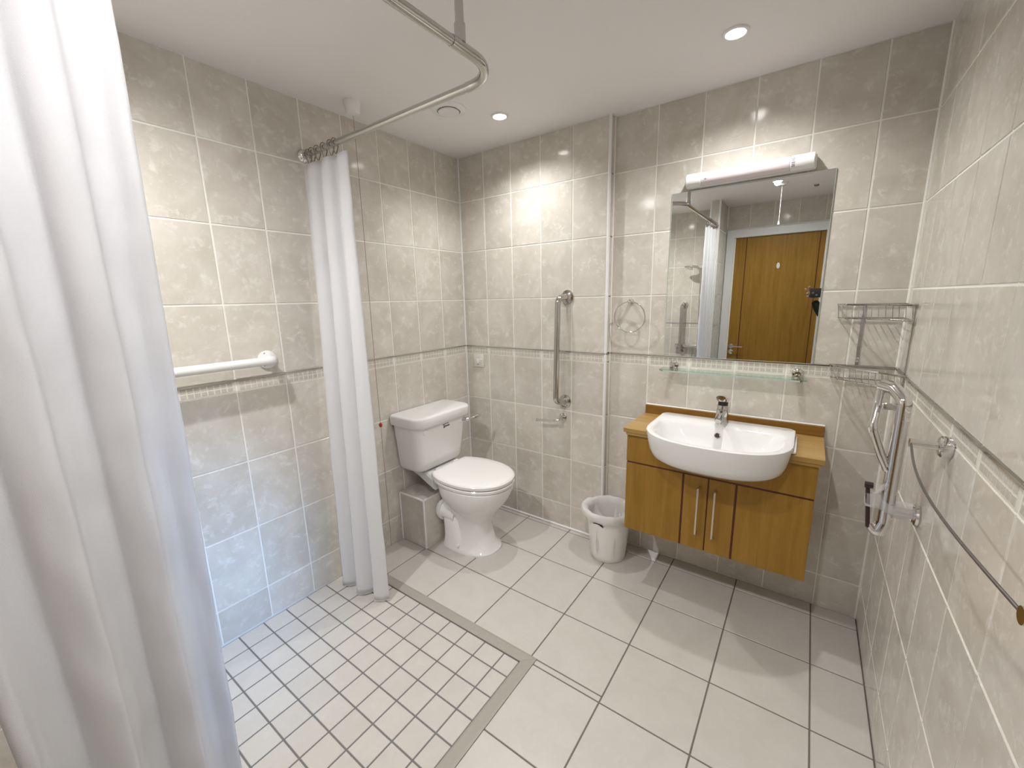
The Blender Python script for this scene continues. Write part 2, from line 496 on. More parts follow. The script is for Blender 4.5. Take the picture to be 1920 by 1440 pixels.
# baseboards: thin white sealing strip along the back wall
struct('baseboard_back', join(box(.20, XS, -ST - .012, -ST, 0, .012, .003, 1)), 'white_trim', 'thin white sealing strip at the foot of the back wall')
# ------------------------------------------------------------------ pipe boxing behind the toilet
px = thing('pipe_boxing', 'low tiled pipe boxing behind the toilet pan', 'boxing', (.105, -.37, 0))
BX, BY0, BY1, BZ = .208, -.694, -.052, .302
obj('core', box(.001, BX - .002, BY0 + .002, BY1, 0.001, BZ - .002), 'grout', px, smooth=False)
def pt(me, loc, rz, rx=0, name='tile'):
    o = put(me, name, px, loc, rz, rx); o.matrix_parent_inverse = Matrix.Translation(-Vector(px.location)); return o
pt(tile_mesh(BX - .012, BZ - .012, 'tile'), (BX / 2 + .001, BY0, BZ / 2), ROT['-y'])
ycut = [BY0, -.494, -.294, BY1]
for a, b in zip(ycut[:-1], ycut[1:]):
    pt(tile_mesh(b - a - .006, BZ - .012, 'tile'), (BX, (a + b) / 2, BZ / 2), ROT['+x'])
    pt(tile_mesh(b - a - .006, BX - .012, 'tile'), (BX / 2, (a + b) / 2, BZ), ROT['+x'], -pi / 2)
for pts in ([(BX - .004, BY0 + .004, 0.002), (BX - .004, BY0 + .004, BZ - .003)], [(.003, BY0 + .004, BZ - .004), (BX - .004, BY0 + .004, BZ - .004)], [(BX - .004, BY0 + .004, BZ - .004), (BX - .004, BY1, BZ - .004)], [(.006, BY0 + .001, .002), (.006, BY0 + .001, BZ)]):
    obj('edge_trim', tube(pts, .0062, 10), 'white_trim', px)

# ------------------------------------------------------------------ toilet
TY = -.492
def dring(xb, xf, hw, z, rc=.06, yc=TY, n=9, back_r=.012):
    """D-like ring: flat back at xb, rounded front corners."""
    P = []
    def arc(cx, cy, r, a0, a1):
        for k in range(n + 1):
            a = a0 + (a1 - a0) * k / n
            P.append(Vector((cx + r * cos(a), cy + r * sin(a), z)))
    arc(xb + back_r, yc - hw + back_r, back_r, pi, 1.5 * pi)
    arc(xf - rc, yc - hw + rc, rc, -.5 * pi, 0)
    arc(xf - rc, yc + hw - rc, rc, 0, .5 * pi)
    arc(xb + back_r, yc + hw - back_r, back_r, .5 * pi, pi)
    return P
def egg(xb, xf, hw, z, yc=TY, n=44, wide=.42, sq=2.25, clip=-9):
    """closed oval, widest at WIDE of its length from the back"""
    P = []
    xb += .016; xf += .016; clip += .016
    xm = xb + (xf - xb) * wide
    for k in range(n):
        a = 2 * pi * k / n
        c, s_ = cos(a), sin(a)
        e = 2.0 / sq
        cx = abs(c) ** e * (1 if c >= 0 else -1); sy_ = abs(s_) ** e * (1 if s_ >= 0 else -1)
        x = xm + cx * ((xf - xm) if c >= 0 else (xm - xb))
        P.append(Vector((max(x, clip), yc + hw * sy_, z)))
    return P
toilet = thing('toilet', 'white close-coupled toilet with closed seat beside the corner', 'toilet', (.35, TY, 0))
CY = -.498
rings = []
for z, hw, xf, sh in ((.440, .130, .130, .03), (.443, .158, .160, .02), (.452, .176, .176, 0), (.47, .184, .183, 0), (.52, .190, .189, 0), (.60, .197, .197, 0), (.70, .206, .208, 0), (.728, .208, .210, 0)):
    rings.append(dring(.010, xf, hw, z, rc=.055, yc=CY))
cis = obj('cistern', loft(rings), 'ceramic', toilet)
lr = []
for z, g in ((.722, -.004), (.7235, .009), (.730, .0125), (.768, .0145), (.775, .012), (.779, .007), (.781, -.004)):
    lr.append(dring(.004, .222 + g, .212 + g, z, rc=.066, yc=CY))
lid = obj('cistern_lid', loft(lr), 'ceramic', toilet)
obj('blanking_button', lathe([(0, .006), (.013, .0055), (.0155, .003), (.016, -.004)], (.2065, -.645, .690), (1, -.12, .06), 24), 'white_trim', cis)
# two illegible printed lines on the cistern
pr = []
for row in range(2):
    y = -.506 + .004 * row
    for k in range(6):
        wdt = (.009, .007, .009, .0075, .0085, .007)[k]
        pr.append(box(.2035, .2082, y, y + wdt * .8, .702 - row * .015 - .004 + .0015 * (k % 2), .702 - row * .015 + .003)); y += wdt
    pr.append(box(.2035, .2082, -.508 + .004 * row, -.492, .702 - row * .015 - .0085, .702 - row * .015 - .0055))
obj('printed_marks', join(*pr), 'black', cis, smooth=False)
lev = obj('flush_lever', join(tube([(.190, -.338, .686), (.223, -.327, .686)], .015, 18), tube([(.216, -.330, .686), (.234, -.312, .688), (.246, -.280, .694), (.254, -.252, .699), (.258, -.230, .701)], [.010, .0095, .0088, .014, .007], 12)), 'chrome', toilet)
pan = []
for z, xb, xf, hw in ((0.0, .205, .548, .128), (.012, .205, .548, .128), (.025, .222, .532, .118), (.05, .235, .515, .100), (.10, .26, .502, .088), (.16, .27, .496, .083), (.20, .255, .508, .098), (.235, .235, .535, .120), (.27, .215, .565, .142), (.30, .198, .590, .158), (.345, .190, .617, .176), (.385, .186, .632, .184), (.402, .186, .634, .184), (.408, .190, .628, .178)):
    pan.append(egg(xb, xf, hw, z, wide=.50 if z > .22 else .45, sq=2.25 if z > .22 else 2.5))
pn = obj('pan', loft(pan), 'ceramic', toilet)
# side trapway relief and deck behind the seat
trr = []
for z, xb, xf, hw in ((0.002, .206, .42, .127), (.03, .212, .405, .120), (.07, .216, .385, .114), (.12, .214, .362, .109), (.17, .208, .345, .104), (.22, .204, .325, .098), (.26, .204, .305, .085), (.29, .206, .285, .06)):
    trr.append(egg(xb, xf, hw, z, wide=.5, sq=3.0))
trap = obj('trapway', loft(trr), 'ceramic', toilet)
dk = []
for x, hw, z0, z1 in ((.022, .112, .390, .439), (.10, .120, .372, .440), (.17, .135, .356, .436), (.235, .150, .345, .425)):
    dk.append([(x, TY - hw, z0 + .02), (x, TY - hw + .02, z0), (x, TY + hw - .02, z0), (x, TY + hw, z0 + .02), (x, TY + hw, z1 - .012), (x, TY + hw - .012, z1), (x, TY - hw + .012, z1), (x, TY - hw, z1 - .012)])
obj('deck', loft(dk), 'ceramic', toilet)
obj('outlet', join(tube([(.33, TY - .055, .185), (.27, TY - .058, .195), (.232, TY - .06, .20)], [.05, .05, .052], 22), tube([(.240, TY - .060, .20), (.224, TY - .060, .20)], .064, 26), tube([(.226, TY - .06, .20), (.2095, TY - .06, .20)], .058, 26)), 'plastic_white', toilet)
obj('floor_bolt', lathe([(0, .008), (.008, .006), (.011, 0)], (.375, TY - .116, .035), (0, -.8, .6), 14), 'plastic_white', toilet)
st = []
for z, g in ((.409, -.004), (.412, .0), (.424, .002), (.4285, -.002)):
    st.append(egg(.135 - g, .640 + g, .188 + g, z, wide=.52, sq=2.15, clip=.212 - g))
obj('seat', loft(st), 'seat', toilet)
ld = []
for z, g in ((.4315, -.006), (.435, .0), (.450, .002), (.4565, -.003), (.4605, -.014), (.4625, -.05), (.4635, -.10)):
    ld.append(egg(.125 - g * .6, .642 + g, .190 + g, z, wide=.52, sq=2.15, clip=.204 - g * .5))
obj('seat_lid', loft(ld), 'seat', toilet)
for s in (-1, 1):
    obj('hinge', tube([(.205, TY + s * .075 - .018, .442), (.205, TY + s * .075 + .018, .442)], .012, 14), 'plastic_white', toilet)

# ------------------------------------------------------------------ waste bin and liner
BC = Vector((1.088, -.160, 0))
bn = thing('waste_bin', 'round cream plastic waste bin standing beside the vanity unit', 'bin', BC)
prof = [(0, .006), (.088, .006), (.092, 0), (.096, .004), (.100, .03), (.112, .15), (.121, .255), (.124, .262), (.127, .272), (.124, .280), (.120, .280), (.117, .255), (.096, .02), (0, .012)]
def prof_scale(k): return [(r * k, z) for r, z in prof]
KB = .955
obj('body', lathe(prof_scale(KB), BC, n=40), 'bin', bn)
hs = []
for k in range(7):
    a = radians(-112 + k * 5); rr = .1185 * KB
    hs.append((BC.x + rr * cos(a), BC.y + rr * sin(a), .226 + .007 * sin(pi * k / 6) - (.004 if k == 6 else 0)))
obj('grip_slot', tube(hs, [.0022, .003, .003, .003, .004, .006, .004], 8), 'dark', bn)
rings = []
nn = 96
random.seed(3)
ph = [random.uniform(0, 6.28) for _ in range(8)]
def wob(a, k): return 1.6 * noise.noise(Vector((cos(a) * 3.2, sin(a) * 3.2, k))) + 1.2 * noise.noise(Vector((cos(a) * 8, sin(a) * 8, k * 1.7 + 5)))
for (r, z, wr_, wz) in ((.098, .03, .003, 0), (.106, .10, .005, 0), (.110, .18, .005, 0), (.113, .25, .003, 0), (.119, .281, .0015, .002), (.127, .290, .0015, .003), (.135, .287, .002, .003), (.140, .276, .003, .003), (.140, .262, .004, .003), (.135, .249, .004, .006)):
    ring = []
    for k in range(nn):
        a = 2 * pi * k / nn
        wv = wob(a, z * 40)
        rr = r * KB + wr_ * wv
        if z > .24 and r > .125: rr += .016 * max(0, cos(a - radians(205))) ** 4
        ring.append((BC.x + rr * cos(a), BC.y + rr * sin(a), z + wz * wob(a, 1.0) + (.006 * sin(a * 2 + 1) if r > .13 else 0)))
    rings.append(ring)
single('bin_liner', loft(rings, True, False), 'bag', 'crumpled thin white liner folded over the rim of the waste bin', 'bin liner', ang=70)

# ------------------------------------------------------------------ vanity unit
VX0, VX1, VY = 1.226, 1.958, -.300
BCX0 = 1.600
van = thing('vanity_cabinet', 'wall-hung oak vanity cabinet with dark red inlay lines', 'cabinet', ((VX0 + VX1) / 2, -.15, .28))
obj('carcass', box(VX0 + .002, VX1 - .002, VY + .018, -.003, .282, .690, .001, 1), 'wood', van, smooth=False)
for a, b in ((VX0 + .002, VX0 + .02), (VX1 - .02, VX1 - .002)):
    obj('side_panel', box(a, b, VY + .018, -.003, .6905, .776, .001, 1), 'wood', van, smooth=False)
notch = [(BCX0 - .264, .776), (BCX0 - .258, .752), (BCX0 - .246, .728), (BCX0 - .226, .709), (BCX0 - .205, .702), (BCX0 + .205, .702), (BCX0 + .226, .709), (BCX0 + .246, .728), (BCX0 + .258, .752), (BCX0 + .264, .776)]
fpoly = [(VX0, .776), (VX0, .632), (VX1, .632), (VX1, .776)] + notch[::-1]
fas = obj('fascia', loft([[(x, VY, z) for x, z in fpoly], [(x, VY + .0178, z) for x, z in fpoly]]), 'wood', van, smooth=False)
obj('inlay_strip', box(VX0 + .003, VX1 - .003, VY + .0005, VY + .017, .6245, .632), 'inlay', van, smooth=False)
MID = 1.590
for (a, b, inl, hx) in ((VX0, MID - .0025, 1.487, 1.555), (MID + .0025, VX1, 1.697, 1.622)):
    dr = obj('door', join(box(a, inl - .0040, VY, VY + .0175, .280, .6243, .0012, 1), box(inl + .0040, b, VY, VY + .0175, .280, .6243, .0012, 1)), 'wood', van, smooth=False)
    obj('inlay', box(inl - .0040, inl + .0040, VY + .0006, VY + .017, .2805, .6255), 'inlay', dr, smooth=False)
    obj('handle', join(tube(fillet([(hx, VY + .001, .578), (hx, VY - .026, .578), (hx, VY - .026, .362), (hx, VY + .001, .362)], .008, 5), .0052, 12)), 'brushed', dr)
obj('centre_gap', box(MID - .0025, MID + .0025, VY + .004, VY + .017, .281, .626), 'inlay', van, smooth=False)

# basin outline: straight back, straight sides, bowed front
BCX = 1.600
def basin_ring(hw, yb, ys, yf, z, rb=.03, n=26, tw=0.0):
    P = []
    for k in range(7):       # back right corner
        a = pi / 2 - pi / 2 * k / 6
        P.append(Vector((BCX + hw - rb + rb * cos(a), yb - rb + rb * sin(a), z)))
    P.append(Vector((BCX + hw, (yb + ys) / 2, z)))
    for k in range(n + 1):   # front half: super-ellipse bow
        a = pi * k / n
        c, s_ = cos(a), max(0.0, sin(a))
        e = .80
        P.append(Vector((BCX + hw * (abs(c) ** e) * (1 if c >= 0 else -1), ys - (ys - yf) * (s_ ** .86), z)))
    P.append(Vector((BCX - hw, (yb + ys) / 2, z)))
    for k in range(7):
        a = pi - pi / 2 * k / 6
        P.append(Vector((BCX - hw + rb + rb * cos(a), yb - rb + rb * sin(a), z)))
    return P
# worktop with a cut-out for the basin
WZ = .800
WT0, WT1, WYF = 1.213, 1.974, -.322
top = thing('worktop', 'oak effect vanity worktop with low upstand at the wall', 'worktop', (1.594, -.16, .776))
obj('slab', join(box(WT0, BCX - .262, WYF, -.002, .7785, WZ, .002, 1), box(BCX + .262, WT1, WYF, -.002, .7785, WZ, .002, 1), box(BCX - .2625, BCX + .2625, -.085, -.002, .7785, WZ)), 'wood_h', top, smooth=False)
for a, b in ((WT0 + .012, BCX - .265), (BCX + .265, WT1 - .012)):
    obj('front_lip', box(a, b, WYF + .006, WYF + .0215, .766, .7784, .001, 1), 'wood_h', top, smooth=False)
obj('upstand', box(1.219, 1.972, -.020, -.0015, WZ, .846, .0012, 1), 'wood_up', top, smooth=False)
obj('sealant', tube([(1.219, -.010, .8475), (1.972, -.010, .8475)], .0045, 8), 'white_trim', top)
# basin body
bas = thing('washbasin', 'white semi-recessed washbasin with bowed front set in the worktop', 'basin', (BCX, -.3, .72))
RZ = .833
outer = [basin_ring(.215, -.10, -.26, -.430, .700, .05), basin_ring(.238, -.085, -.27, -.465, .706, .05), basin_ring(.252, -.075, -.28, -.487, .722, .045), basin_ring(.262, -.070, -.285, -.499, .75, .04), basin_ring(.269, -.068, -.29, -.508, .79, .035), basin_ring(.274, -.067, -.292, -.514, .826, .03), basin_ring(.2735, -.0675, -.292, -.5135, .831, .03), basin_ring(.270, -.071, -.291, -.510, RZ, .03)]
inner = [basin_ring(.252, -.170, -.29, -.494, RZ - .0005, .05), basin_ring(.246, -.177, -.29, -.487, RZ - .004, .06), basin_ring(.236, -.186, -.29, -.472, RZ - .018, .07), basin_ring(.215, -.198, -.29, -.445, .775, .075), basin_ring(.17, -.215, -.29, -.405, .742, .075), basin_ring(.09, -.25, -.29, -.345, .728, .03), basin_ring(.02, -.29, -.30, -.315, .725, .008)]
bowl = obj('bowl', loft(outer + inner), 'ceramic', bas, ang=50)
obj('overflow', join(lathe([(.0085, .003), (.012, .004), (.013, -.004)], (1.594, -.1925, .790), (0, -.85, .5), 22)), 'steel', bas)
obj('overflow_hole', lathe([(0, .0046), (.0085, .0044), (.0085, -.004)], (1.594, -.1925, .790), (0, -.85, .5), 18), 'dark', bas)
obj('waste', lathe([(0, .004), (.018, .004), (.022, 0)], (BCX, -.307, .726), (0, 0, 1), 22), 'chrome', bas)
for a, b in ((BCX - .284, BCX - .266), (BCX + .266, BCX + .284)):
    obj('side_lug', box(a, b, -.315, -.10, .8005, .812, .005, 2), 'ceramic', bas)
# tap
tap = thing('basin_tap', 'chrome single-lever mixer tap at the back of the washbasin', 'tap', (1.597, -.125, RZ))
TX, TYY = 1.597, -.128
obj('body', lathe([(0, 0), (.026, 0), (.027, .003), (.0255, .007), (.0235, .010), (.0245, .045), (.025, .075), (.023, .084), (0, .085)], (TX, TYY, RZ), n=30), 'chrome', tap)
spr = []
for y, z, hw, hh in ((-.118, .892, .019, .016), (-.15, .889, .019, .015), (-.19, .880, .0175, .012), (-.228, .871, .016, .010), (-.236, .868, .014, .008)):
    spr.append([(TX + hw * cos(a) * (1 if abs(cos(a)) < .7 else .97), y, z + hh * sin(a)) for a in [2 * pi * k / 16 for k in range(16)]])
obj('spout', loft(spr), 'chrome', tap)
obj('outlet_nozzle', lathe([(.010, 0), (.011, .010), (.011, .014)], (TX, -.222, .853), n=18), 'steel', tap)
lvr = []
for y, z, hw, hh in ((-.096, .938, .020, .016), (-.128, .942, .025, .020), (-.155, .948, .024, .017), (-.185, .958, .022, .013), (-.200, .964, .019, .009)):
    lvr.append([(TX + hw * cos(a), y, z + hh * sin(a)) for a in [2 * pi * k / 18 for k in range(18)]])
obj('lever', loft(lvr), 'chrome', tap)
obj('cartridge_ring', lathe([(.0205, 0), (.0205, .016)], (TX, TYY, .913), n=24), 'black', tap)

# ------------------------------------------------------------------ mirror, light, shelf
mr = thing('wall_mirror', 'frameless rectangular wall mirror above the washbasin', 'mirror', (1.6, -.006, 1.108))
obj('mirror_glass', box(1.297, 1.902, -.0060, -.0005, 1.108, 1.866, 0), 'mirror', mr, smooth=False)
obj('polished_edge', join(box(1.2955, 1.297, -.0064, -.0005, 1.108, 1.866), box(1.902, 1.9035, -.0064, -.0005, 1.108, 1.866), box(1.2955, 1.9035, -.0064, -.0005, 1.866, 1.8675), box(1.2955, 1.9035, -.0064, -.0005, 1.1065, 1.108)), 'glass_edge', mr, smooth=False)
ml = thing('mirror_light', 'white tubular shaver light with pinkish diffuser above the mirror', 'light', (1.6, -.035, 1.87))
obj('base', box(1.362, 1.838, -.040, -.0005, 1.872, 1.926, .006, 2), 'plastic_white', ml)
def capsule(x0, x1, r, yc=-.048, zc=1.899, bev=.004):
    return lathe([(r - bev, 0), (r, bev), (r, x1 - x0 - bev), (r - bev, x1 - x0)], (x0, yc, zc), (1, 0, 0), 32)
obj('end_cap', capsule(1.366, 1.430, .0285), 'plastic_white', ml)
ec = obj('end_cap', capsule(1.752, 1.834, .0285), 'plastic_white', ml)
df = obj('diffuser', capsule(1.430, 1.752, .0275, bev=.0005), 'diffuser', ml)
mk = []
for k, (l, t) in enumerate(((.010, .0012), (.011, .0016), (.008, .0014), (.012, .0016), (.010, .0014), (.011, .0018))):
    a = radians(-60 + k * 15 + 180 - 90)
    ang = radians(150 + k * 12)
    cy, cz = -.048 + .0287 * cos(ang), 1.899 + .0287 * sin(ang)
    b = box(-l / 2, l / 2, -.0005, .0005, -t / 2, t / 2)
    R = Matrix.Rotation(ang - pi, 3, 'X')
    mk.append(([R @ v + Vector((1.764, cy, cz)) for v in b[0]], b[1]))
obj('printed_marks', join(*mk), 'black', ec, smooth=False)
obj('printed_dot', box(1.446, 1.452, -.0765, -.0757, 1.892, 1.894), 'black', df, smooth=False)

gs = thing('glass_shelf', 'clear glass shelf on two chrome brackets below the mirror', 'shelf', (1.6, -.065, 1.04))
sh = [( 1.300, -.012), (1.892, -.012), (1.892, -.095), (1.868, -.122), (1.324, -.122), (1.300, -.095)]
def prism(poly, z0, z1): return loft([[(x, y, z0) for x, y in poly], [(x, y, z1) for x, y in poly]])
obj('glass_plate', prism(sh, 1.0455, 1.0515), 'glass', gs, smooth=False)
obj('front_edge', box(1.324, 1.868, -.1226, -.1222, 1.0455, 1.0515), 'glass_edge', gs, smooth=False)
for x in (1.345, 1.856):
    br = obj('bracket', join(lathe([(.021, 0), (.022, .004), (.019, .008), (.012, .012), (.010, .03), (.012, .034)], (x, -.0005, 1.062), (0, -1, 0), 24), box(x - .009, x + .009, -.045, -.02, 1.0517, 1.064, .003, 2)), 'chrome', gs)
    obj('clamp_foot', box(x - .009, x + .009, -.044, -.021, 1.0385, 1.0453, .002, 1), 'chrome', br)

# ------------------------------------------------------------------ towel ring
tr = thing('towel_ring', 'round chrome towel ring on the back wall left of the mirror', 'towel ring', (1.118, -.02, 1.375))
obj('mount', join(lathe([(.013, 0), (.0135, .004), (.011, .010), (.0085, .02), (.0085, .036), (.0095, .042), (.006, .046)], (1.118, -.0005, 1.378), (0, -1, 0), 20)), 'chrome', tr)
ringp = [(1.120 + .080 * sin(2 * pi * k / 48), -.034 - .004 * cos(2 * pi * k / 48), 1.298 + .078 * cos(2 * pi * k / 48)) for k in range(48)]
obj('ring', tube(ringp, .0032, 10, closed=True), 'chrome', tr)

# ------------------------------------------------------------------ steel grab rail on the back wall
def flange(o, nrm, r=.038, t=.010):
    return lathe([(r - .002, 0), (r, .002), (r - .001, t - .003), (r - .008, t), (.020, t + .003), (.017, t + .009)], o, nrm, 28)
def screws(o, nrm, rr=.027, n=3, a0=.5, m='steel_dark', parent=None):
    nv = Vector(nrm); u = nv.orthogonal().normalized(); v = nv.cross(u)
    for k in range(n):
        a = a0 + 2 * pi * k / n
        p = Vector(o) + nv * .0085 + (u * cos(a) + v * sin(a)) * rr
        obj('screw', lathe([(0, .0028), (.004, .0022), (.0052, 0)], p, nrm, 10), m, parent)
gr = thing('grab_rail', 'vertical polished steel grab rail on the back wall beside the toilet', 'grab rail', (.75, -.05, .815))
GX = .770
fl = obj('wall_flange', flange((GX, -ST, 1.408), (0, -1, 0)), 'steel', gr); screws((GX, -ST, 1.408), (0, -1, 0), parent=fl)
fl = obj('wall_flange', flange((GX - .012, -ST, .812), (0, -1, 0)), 'steel', gr); screws((GX - .012, -ST, .812), (0, -1, 0), a0=1.4, parent=fl)
obj('bar', tube(fillet([(GX, -ST - .004, 1.408), (GX - .022, -.118, 1.408), (GX - .036, -.118, .812), (GX - .012, -ST - .004, .812)], .055, 9), .0165, 18), 'steel', gr)

# ------------------------------------------------------------------ toilet roll holder
rh = thing('toilet_roll_holder', 'empty chrome toilet roll arm below the steel grab rail', 'roll holder', (.744, -ST, .712))
obj('mount', lathe([(.023, 0), (.024, .003), (.020, .010), (.011, .015), (.009, .020)], (.744, -ST, .714), (0, -1, 0), 22), 'chrome', rh)
obj('arm', tube(fillet([(.744, -ST - .016, .714), (.744, -.110, .706), (.60, -.113, .690)], .035, 7), .0076, 12), 'chrome', rh)
obj('end_stop', lathe([(0, 0), (.010, .001), (.011, .004), (.007, .007)], (.604, -.113, .690), (-1, 0, -.1), 16), 'chrome', rh)

# ------------------------------------------------------------------ fused spur plate
sp = thing('fused_spur', 'small square white fused spur switch near the back corner', 'switch', (.112, -ST, 1.01))
pl = obj('plate', box(.070, .155, -ST - .010, -ST - .0005, .966, 1.050, .003, 2), 'cream_plastic', sp)
obj('rocker', box(.100, .114, -ST - .0145, -ST - .0095, .992, 1.020, .0015, 1), 'plastic_white', pl)
obj('fuse_carrier', box(.122, .138, -ST - .0125, -ST - .0095, 1.000, 1.022, .001, 1), 'white_trim', pl)
obj('printed_mark', box(.100, .116, -ST - .0105, -ST - .0099, .982, .9855), 'black', pl, smooth=False)
obj('neon_window', box(.131, .137, -ST - .0132, -ST - .0124, 1.008, 1.012), 'black', pl, smooth=False)

# ------------------------------------------------------------------ corner wire caddy
cad = thing('corner_caddy', 'two-tier chrome wire caddy in the right back corner', 'caddy', (2.08, -.09, 1.05))
def tier(zt, parent):
    rim = fillet([(1.962, -.006, zt), (1.985, -.05, zt), (2.10, -.155, zt), (2.150, -.222, zt)], .05, 6)
    bas_ = [(p.x + .006, p.y + .006, zt - .052) for p in rim]
    t = obj('tier', join(tube(rim + [Vector((W - .006, -.222, zt))], .0035, 8), tube([(1.962, -.006, zt), (W - .006, -.006, zt), (W - .006, -.222, zt)], .003, 8),
             tube(bas_, .0025, 8), tube([(1.968, -.008, zt - .052), (W - .008, -.008, zt - .052), (W - .008, -.216, zt - .052)], .0025, 8)), 'steel', parent)
    # uprights around the front
    L = [0]
    for a, b in zip(rim[:-1], rim[1:]): L.append(L[-1] + (b - a).length)
    n = 12
    for k in range(n + 1):
        d = L[-1] * k / n; i = 0
        while i < len(L) - 2 and L[i + 1] < d: i += 1
        f = (d - L[i]) / (L[i + 1] - L[i]) if L[i + 1] > L[i] else 0
        p = rim[i].lerp(rim[i + 1], f)
        obj('upright_wire', tube([p, (p.x + .006, p.y + .006, zt - .052)], .0014, 6), 'chrome', t)
    for k in range(1, 10):
        x = 1.968 + k * .0195
        # floor wires run from the back wall to the front rail
        ylim = -.012
        for a, b in zip(rim[:-1], rim[1:]):
            if a.x <= x <= b.x and b.x > a.x: ylim = a.y + (b.y - a.y) * (x - a.x) / (b.x - a.x) + .006
        if x > 2.15: ylim = -.215
        obj('floor_wire', tube([(x, -.008, zt - .0535), (x, ylim, zt - .0535)], .0013, 6), 'chrome', t)
for zt in (1.352, 1.110): tier(zt, cad)
obj('back_strap', join(box(2.040, 2.050, -.004, -.001, 1.11, 1.352, .0008, 1)), 'steel', cad)
obj('side_strap', join(box(W - .004, W - .001, -.168, -.158, 1.06, 1.352, .0008, 1)), 'steel', cad)
obj('screw', join(lathe([(0, .004), (.0045, .003), (.0055, 0)], (2.045, -.004, 1.128), (0, -1, 0), 10), lathe([(0, .004), (.0045, .003), (.0055, 0)], (2.045, -.004, 1.140), (0, -1, 0), 10)), 'chrome', cad)

# ------------------------------------------------------------------ hinged support rail folded up on the right wall
hr = thing('hinged_support_rail', 'chrome drop-down support rail folded up against the right wall', 'grab rail', (W, -.66, .80))
HY = -.66
obj('wall_plate', lathe([(.030, 0), (.031, .003), (.028, .008), (.016, .011)], (W - .0005, HY, .80), (-1, 0, 0), 26), 'chrome', hr)
for dz in (-.02, .02):
    obj('bolt', lathe([(0, .004), (.004, .003), (.005, 0)], (W - .008, HY + .004, .80 + dz), (-1, 0, 0), 10), 'steel_dark', hr)
obj('hinge_arm', tube([(W - .012, HY, .80), (2.100, HY, .80)], .0135, 16), 'chrome', hr)
obj('main_tube', tube(fillet([(2.078, HY + .012, .742), (2.094, HY, .722), (2.104, HY, .76), (2.103, HY, 1.112), (2.085, HY + .04, 1.135), (2.062, HY + .07, 1.138)], .022, 6), .0165, 18), 'chrome', hr)
obj('brace_tube', tube(fillet([(2.062, HY + .07, 1.136), (2.054, HY + .03, 1.09), (2.047, HY, 1.03), (2.072, HY, .96), (2.092, HY, .915)], .04, 6), .0105, 14), 'chrome', hr)
obj('link_bar', box(2.058, 2.098, HY - .008, HY + .008, 1.085, 1.103, .003, 1), 'chrome', hr)
obj('brace_end', lathe([(.0115, 0), (.0125, .004), (.0115, .014)], (2.0895, HY, .926), (.35, 0, -.8), 16), 'chrome', hr)
rr_ = obj('roll_hook', tube(fillet([(2.082, HY + .008, .733), (2.070, HY, .735), (2.056, HY, .865)], .012, 5), .0052, 10), 'rubber', hr)
obj('end_knob', tube([(2.050, HY, .862), (2.068, HY, .862)], .0088, 14), 'rubber', rr_)
flm = []
for k in range(9):
    f = k / 8
    x = 2.055 + f * .108; z = .822 - f * .022 + .006 * sin(f * 9)
    flm.append([(x, HY - .021 - .004 * sin(f * 14), z + .018 - .010 * f), (x, HY - .024, z), (x, HY - .020, z - .016 - .004 * sin(f * 11)), (x, HY + .020, z - .016), (x, HY + .023, z), (x, HY + .020, z + .016)])
obj('plastic_wrap', loft(flm, False, False), 'film', hr, ang=80)
obj('wrap_tail', tube([(2.094, HY - .018, .882), (2.085, HY - .02, .868), (2.074, HY - .02, .85), (2.066, HY - .02, .846)], [.004, .006, .003, .0015], 6), 'film', hr)

# ------------------------------------------------------------------ bowed towel rail on the right wall
tl = thing('towel_rail', 'thin bowed dark chrome towel rail along the right wall', 'towel rail', (W, -1.15, 1.045))
for y in (-.825, -1.485):
    b = obj('bracket', join(lathe([(.024, 0), (.0255, .003), (.025, .017), (.021, .021), (.011, .022)], (W - .0005, y, 1.046), (-1, 0, 0), 26), tube([(W - .02, y, 1.046), (2.097, y, 1.046)], .0105, 16)), 'chrome' if y > -1 else 'steel', tl)
bp_ = []
for k in range(25):
    f = k / 24; y = -.820 - f * .670
    bp_.append((2.101 - .027 * sin(pi * f), y, 1.046))
obj('bar', tube(bp_, .0023, 12), 'steel_dark', tl)

# ------------------------------------------------------------------ white grab bar on the left wall
wg = thing('white_grab_rail', 'white horizontal grab rail on the left shower wall', 'grab rail', (.06, -1.6, 1.175))
for y in (-1.318, -1.92):
    fl = obj('wall_flange', lathe([(.0375, 0), (.039, .002), (.037, .008), (.028, .012), (.019, .016)], (0.0005, y, 1.172), (1, 0, 0), 30), 'plastic_white', wg)
    screws((0.001, y, 1.172), (1, 0, 0), rr=.028, n=3, a0=1.2, parent=fl)
obj('bar', tube(fillet([(.004, -1.318, 1.172), (.075, -1.318, 1.174), (.075, -1.92, 1.174), (.004, -1.92, 1.172)], .03, 8), .0175, 20), 'plastic_white', wg)

# ------------------------------------------------------------------ curtain rail
RLZ, RLX, RLY = 2.035, 1.082, -1.052
cr = thing('curtain_rail', 'chrome L-shaped shower curtain rail hung from the ceiling', 'curtain rail', (RLX, RLY, RLZ))
obj('rail_tube', tube(fillet([(.012, RLY, RLZ), (RLX, RLY, RLZ), (RLX, -2.312, RLZ)], .11, 12), .0125, 18), 'steel', cr)
obj('elbow_sleeve', tube(fillet([(RLX - .125, RLY, RLZ), (RLX, RLY, RLZ), (RLX, RLY - .20, RLZ)], .11, 12, .99), .0142, 18), 'steel', cr)
obj('wall_socket', lathe([(.027, 0), (.028, .004), (.023, .014), (.016, .02), (.016, .034)], (0.0005, RLY, RLZ), (1, 0, 0), 24), 'chrome', cr)
obj('wall_socket', lathe([(.027, 0), (.028, .004), (.023, .014), (.016, .02), (.016, .034)], (RLX - .018, -2.3195, RLZ), (0, 1, 0), 24), 'chrome', cr)
